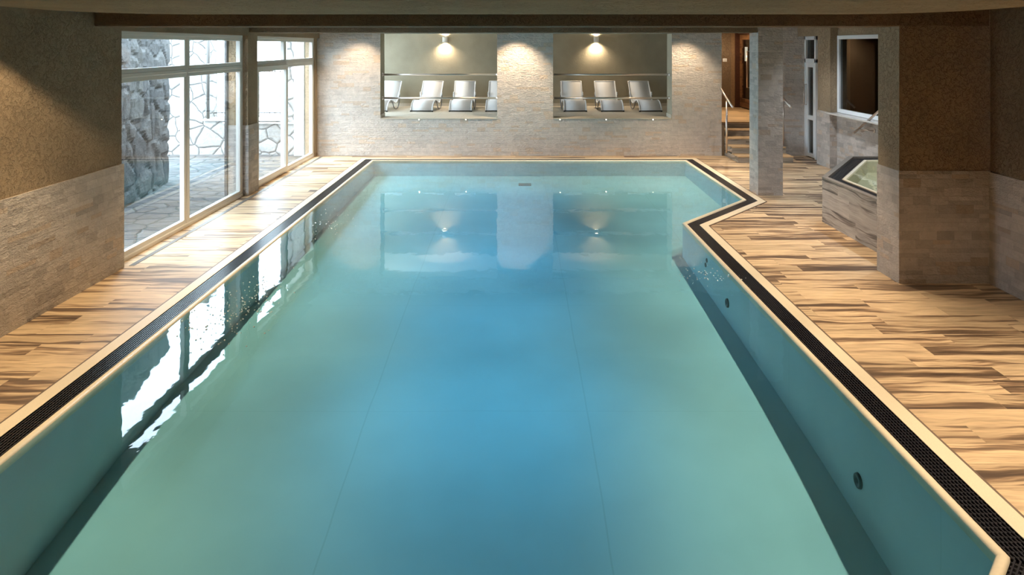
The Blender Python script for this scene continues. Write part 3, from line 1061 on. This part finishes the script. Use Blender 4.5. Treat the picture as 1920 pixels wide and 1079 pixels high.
for i, (x, lab) in enumerate(LG):
    o = proto if i == 0 else copy_tree(proto)
    o.location = (x, 16.86, LZ)
    o.rotation_euler = (0, 0, (-0.11, -0.10, -0.02, -0.03, 0.0, 0.02, 0.05)[i])
    tag(o, lab, 'sun lounger', 'sun loungers on the raised lounge')

# ------------------------------------------------------------------ wall lamps, small lights, switch
def wall_lamp(x, label):
    z = 2.62
    r = tag(empty('wall_lamp', (x, LB - 0.09, z)), label, 'wall lamp', 'up and down lamps on the lounge wall')
    m = MB()
    m.sweep([[(rr * math.cos(2 * PI * k / 20), rr * math.sin(2 * PI * k / 20), zz) for k in range(20)] for rr, zz in ((0.058, -0.075), (0.07, -0.075), (0.07, 0.075), (0.058, 0.075), (0.058, -0.075))], 0, True)
    hs = m.build('housing', M['lamp'], r)
    m = MB()
    m.box(-0.035, 0.035, 0.06, 0.089, -0.04, 0.04)
    m.build('wall_plate', M['lamp'], r)
    for zz in (-0.062, 0.062):
        m = MB()
        m.lathe((0, 0, zz), [(0.001, 0.004), (0.056, 0.004), (0.056, -0.004), (0.001, -0.004)], 16)
        m.build('bulb', M['glow'], hs)
    spot('lamp_light', (x, LB - 0.07, z - 0.08), (0, 0.12, -1), 110, WARM, 72, 1.0, 0.03)
    spot('lamp_light', (x, LB - 0.07, z + 0.08), (0, 0.12, 1), 110, WARM, 72, 1.0, 0.03)
wall_lamp(-1.88, 'white cylinder wall lamp shining up and down in the left lounge opening')
wall_lamp(2.20, 'white cylinder wall lamp shining up and down in the right lounge opening')

for px, lab in ((785.8, 'first tiny round light under the left opening sill, below the second lounger'), (873.5, 'second tiny round light under the left opening sill, nearer the pillar'),
                (1050, 'tiny round light under the right opening sill, below the leftmost lounger'), (1136.5, 'tiny round light under the right opening sill, below the middle lounger'), (1224.5, 'tiny round light under the right opening sill, below the rightmost lounger')):
    x = (px - 965) / 1280 * 15.19
    r = tag(empty('sill_light', (x, 15.2, 0.815)), lab, 'light', 'tiny lights under the opening sills')
    m = MB()
    m.tube([(0, 0, -0.006), (0, -0.014, -0.006)], 0.016, 14)
    m.build('ring', M['steel'], r)
    m = MB()
    m.tube([(0, -0.014, -0.006), (0, -0.018, -0.006)], 0.009, 14)
    m.build('lens', M['glow'], r)

r = tag(empty('light_switch', (6.08, HB, 2.04)), 'small white light switch on the dark wall left of the wooden door', 'switch')
m = MB()
m.box(-0.075, 0.045, -0.012, 0, -0.05, 0.045)
m.build('plate', M['white_frame'], r, bevel=0.004)
m = MB()
m.box(-0.05, 0.02, -0.018, -0.012, -0.03, 0.025)
m.build('rocker', M['lamp'], r, bevel=0.003)

# ------------------------------------------------------------------ outside
mb = MB()
mb.box(-16, -4.6, -4, 15.6, -0.08, -0.02)
tag(mb.build('ground_patio', M['flag']), kind='structure')
EX0, EX1 = -7.02, -5.17
mb = MB()
mb.box(-14, EX0, 15.5, 16.1, -0.02, 3.4)
mb.box(EX1, -4.7, 15.5, 16.1, -0.02, 3.4)
mb.box(EX0, EX1, 15.5, 16.1, -0.02, 0.75)
tag(mb.build('wall_garden', M['rubble']), kind='structure')
mb = MB()
mb.box(EX0 - 0.05, EX1 + 0.03, 15.44, 16.12, 0.75, 0.79)
tag(mb.build('trim_6', M['marble']), kind='structure')
mb = MB()
mb.box(-4.95, -4.72, 15.3, 15.52, -0.02, 3.4)
tag(mb.build('trim_7', M['ext_pale']), kind='structure')
# unseen roof slab, added to shade the near part of the patio
mb = MB()
mb.box(-6.2, -4.72, -3, 9.2, 3.0, 3.2)
tag(mb.build('patio_shade_slab', M['ext_pale']), kind='structure')

# rough stone pier standing on the patio, stones set out in its surface
def rubble_block(name, L, W, H, loc, rz):
    bm = bmesh.new()
    step = 0.045
    def grid(o, du, dv, nu, nv):
        vs_ = [[bm.verts.new(o + du * i + dv * j) for j in range(nv + 1)] for i in range(nu + 1)]
        for i in range(nu):
            for j in range(nv):
                bm.faces.new((vs_[i][j], vs_[i + 1][j], vs_[i + 1][j + 1], vs_[i][j + 1]))
    nl, nw, nh = int(L / step), int(W / step), int(H / step)
    X, Y, Z = Vector((W / nw, 0, 0)), Vector((0, L / nl, 0)), Vector((0, 0, H / nh))
    for o, a, b_, na, nb in ((Vector((0, 0, 0)), X, Z, nw, nh), (Vector((W, 0, 0)), Y, Z, nl, nh), (Vector((0, L, 0)), X, Z, nw, nh), (Vector((0, 0, 0)), Y, Z, nl, nh), (Vector((0, 0, H)), X, Y, nw, nl)):
        grid(o, a, b_, na, nb)
    bmesh.ops.remove_doubles(bm, verts=bm.verts, dist=0.001)
    bmesh.ops.recalc_face_normals(bm, faces=bm.faces)
    bm.normal_update()
    lay = bm.loops.layers.float_color.new('stone')
    val = {}
    for v in bm.verts:
        q = Vector((v.co.x * 2.2, v.co.y * 2.2, v.co.z * 2.3)) + mnoise.noise_vector(v.co * 2.0) * 0.25
        d, pts = mnoise.voronoi(q)
        e = min(1.0, (d[1] - d[0]) * 5.5)
        hsh = mnoise.noise(pts[0] * 3.7)
        val[v] = (e, hsh)
        v.co += v.normal * (0.040 * e + 0.03 * hsh + 0.012 * mnoise.noise(v.co * 9))
    for f in bm.faces:
        for l in f.loops:
            e, hsh = val[l.vert]
            l[lay] = (e, 0.5 + 0.5 * hsh, 0, 1)
    me = bpy.data.meshes.new(name)
    bm.to_mesh(me)
    bm.free()
    g = G('dark_grey_pier_stone')
    a = g.n('Attribute', {'attribute_name': 'stone'}).outputs['Color']
    ch = g.xyz(a)
    nz = g.noise(g.objpos(), 12.0, 6, 0.65)
    col = g.mix(ch[1], (0.045, 0.047, 0.05), (0.12, 0.119, 0.115))
    col = g.mix(0.6, col, g.mix(1.0, col, g.ramp(nz, [(0.3, 0.55), (0.7, 1.25)]), 'MULTIPLY'))
    col = g.mix(g.ramp(ch[0], [(0.03, 0.85), (0.16, 0.0)]), col, (0.06, 0.06, 0.065))
    me.materials.append(g.bsdf(col, 0.9, 0, g.bump(nz, 0.9, 0.03), 0.2))
    o = bpy.data.objects.new(name, me)
    COL.objects.link(o)
    o.location = loc
    o.rotation_euler = (0, 0, rz)
    return o
rz = math.atan2(0.34, 2.0)
pier = rubble_block('stone_pillar', 3.6, 0.9, 3.05, (-6.28 - 0.9 * math.cos(rz) + 3.6 * math.sin(rz), 12.35 - 3.6 * math.cos(rz) - 0.9 * math.sin(rz), -0.02), rz)
tag(pier, 'thick grey rubble stone pillar on the patio outside the near window', 'pillar')

# iron grille in the garden wall opening
r = tag(empty('window_grille', (EX0, 15.95, 0.79)), 'black iron grille in the bright garden wall opening', 'grille')
n = 15
for k in range(n):
    x = 0.06 + (EX1 - EX0 - 0.12) * k / (n - 1)
    m = MB()
    m.tube([(x, 0, 0.0), (x, 0, 1.25)], 0.008, 6)
    m.build('upright', M['iron'], r)
for z in (0.08, 1.05):
    m = MB()
    m.box(0.0, EX1 - EX0, -0.012, 0.012, z, z + 0.025)
    m.build('crossbar', M['iron'], r)

m = MB()
m.tube([(-6.94, 15.46, 0.8), (-6.94, 15.46, 2.0), (-6.94, 15.46, 3.4)], 0.035, 12)
tag(m.build('downpipe', M['pipe_dark']), 'dark downpipe at the left of the garden wall opening', 'pipe')
m = MB()
m.tube(smooth_path([(-4.84, 15.45, 3.3), (-4.84, 15.45, 1.5), (-4.84, 15.45, 0.85), (-4.88, 15.45, 0.74), (-5.0, 15.45, 0.70), (-5.6, 15.45, 0.70), (-6.6, 15.45, 0.70)], 5), 0.018, 10)
tag(m.build('conduit', M['pipe_white']), 'thin white pipe bending along the garden wall below the opening', 'pipe')
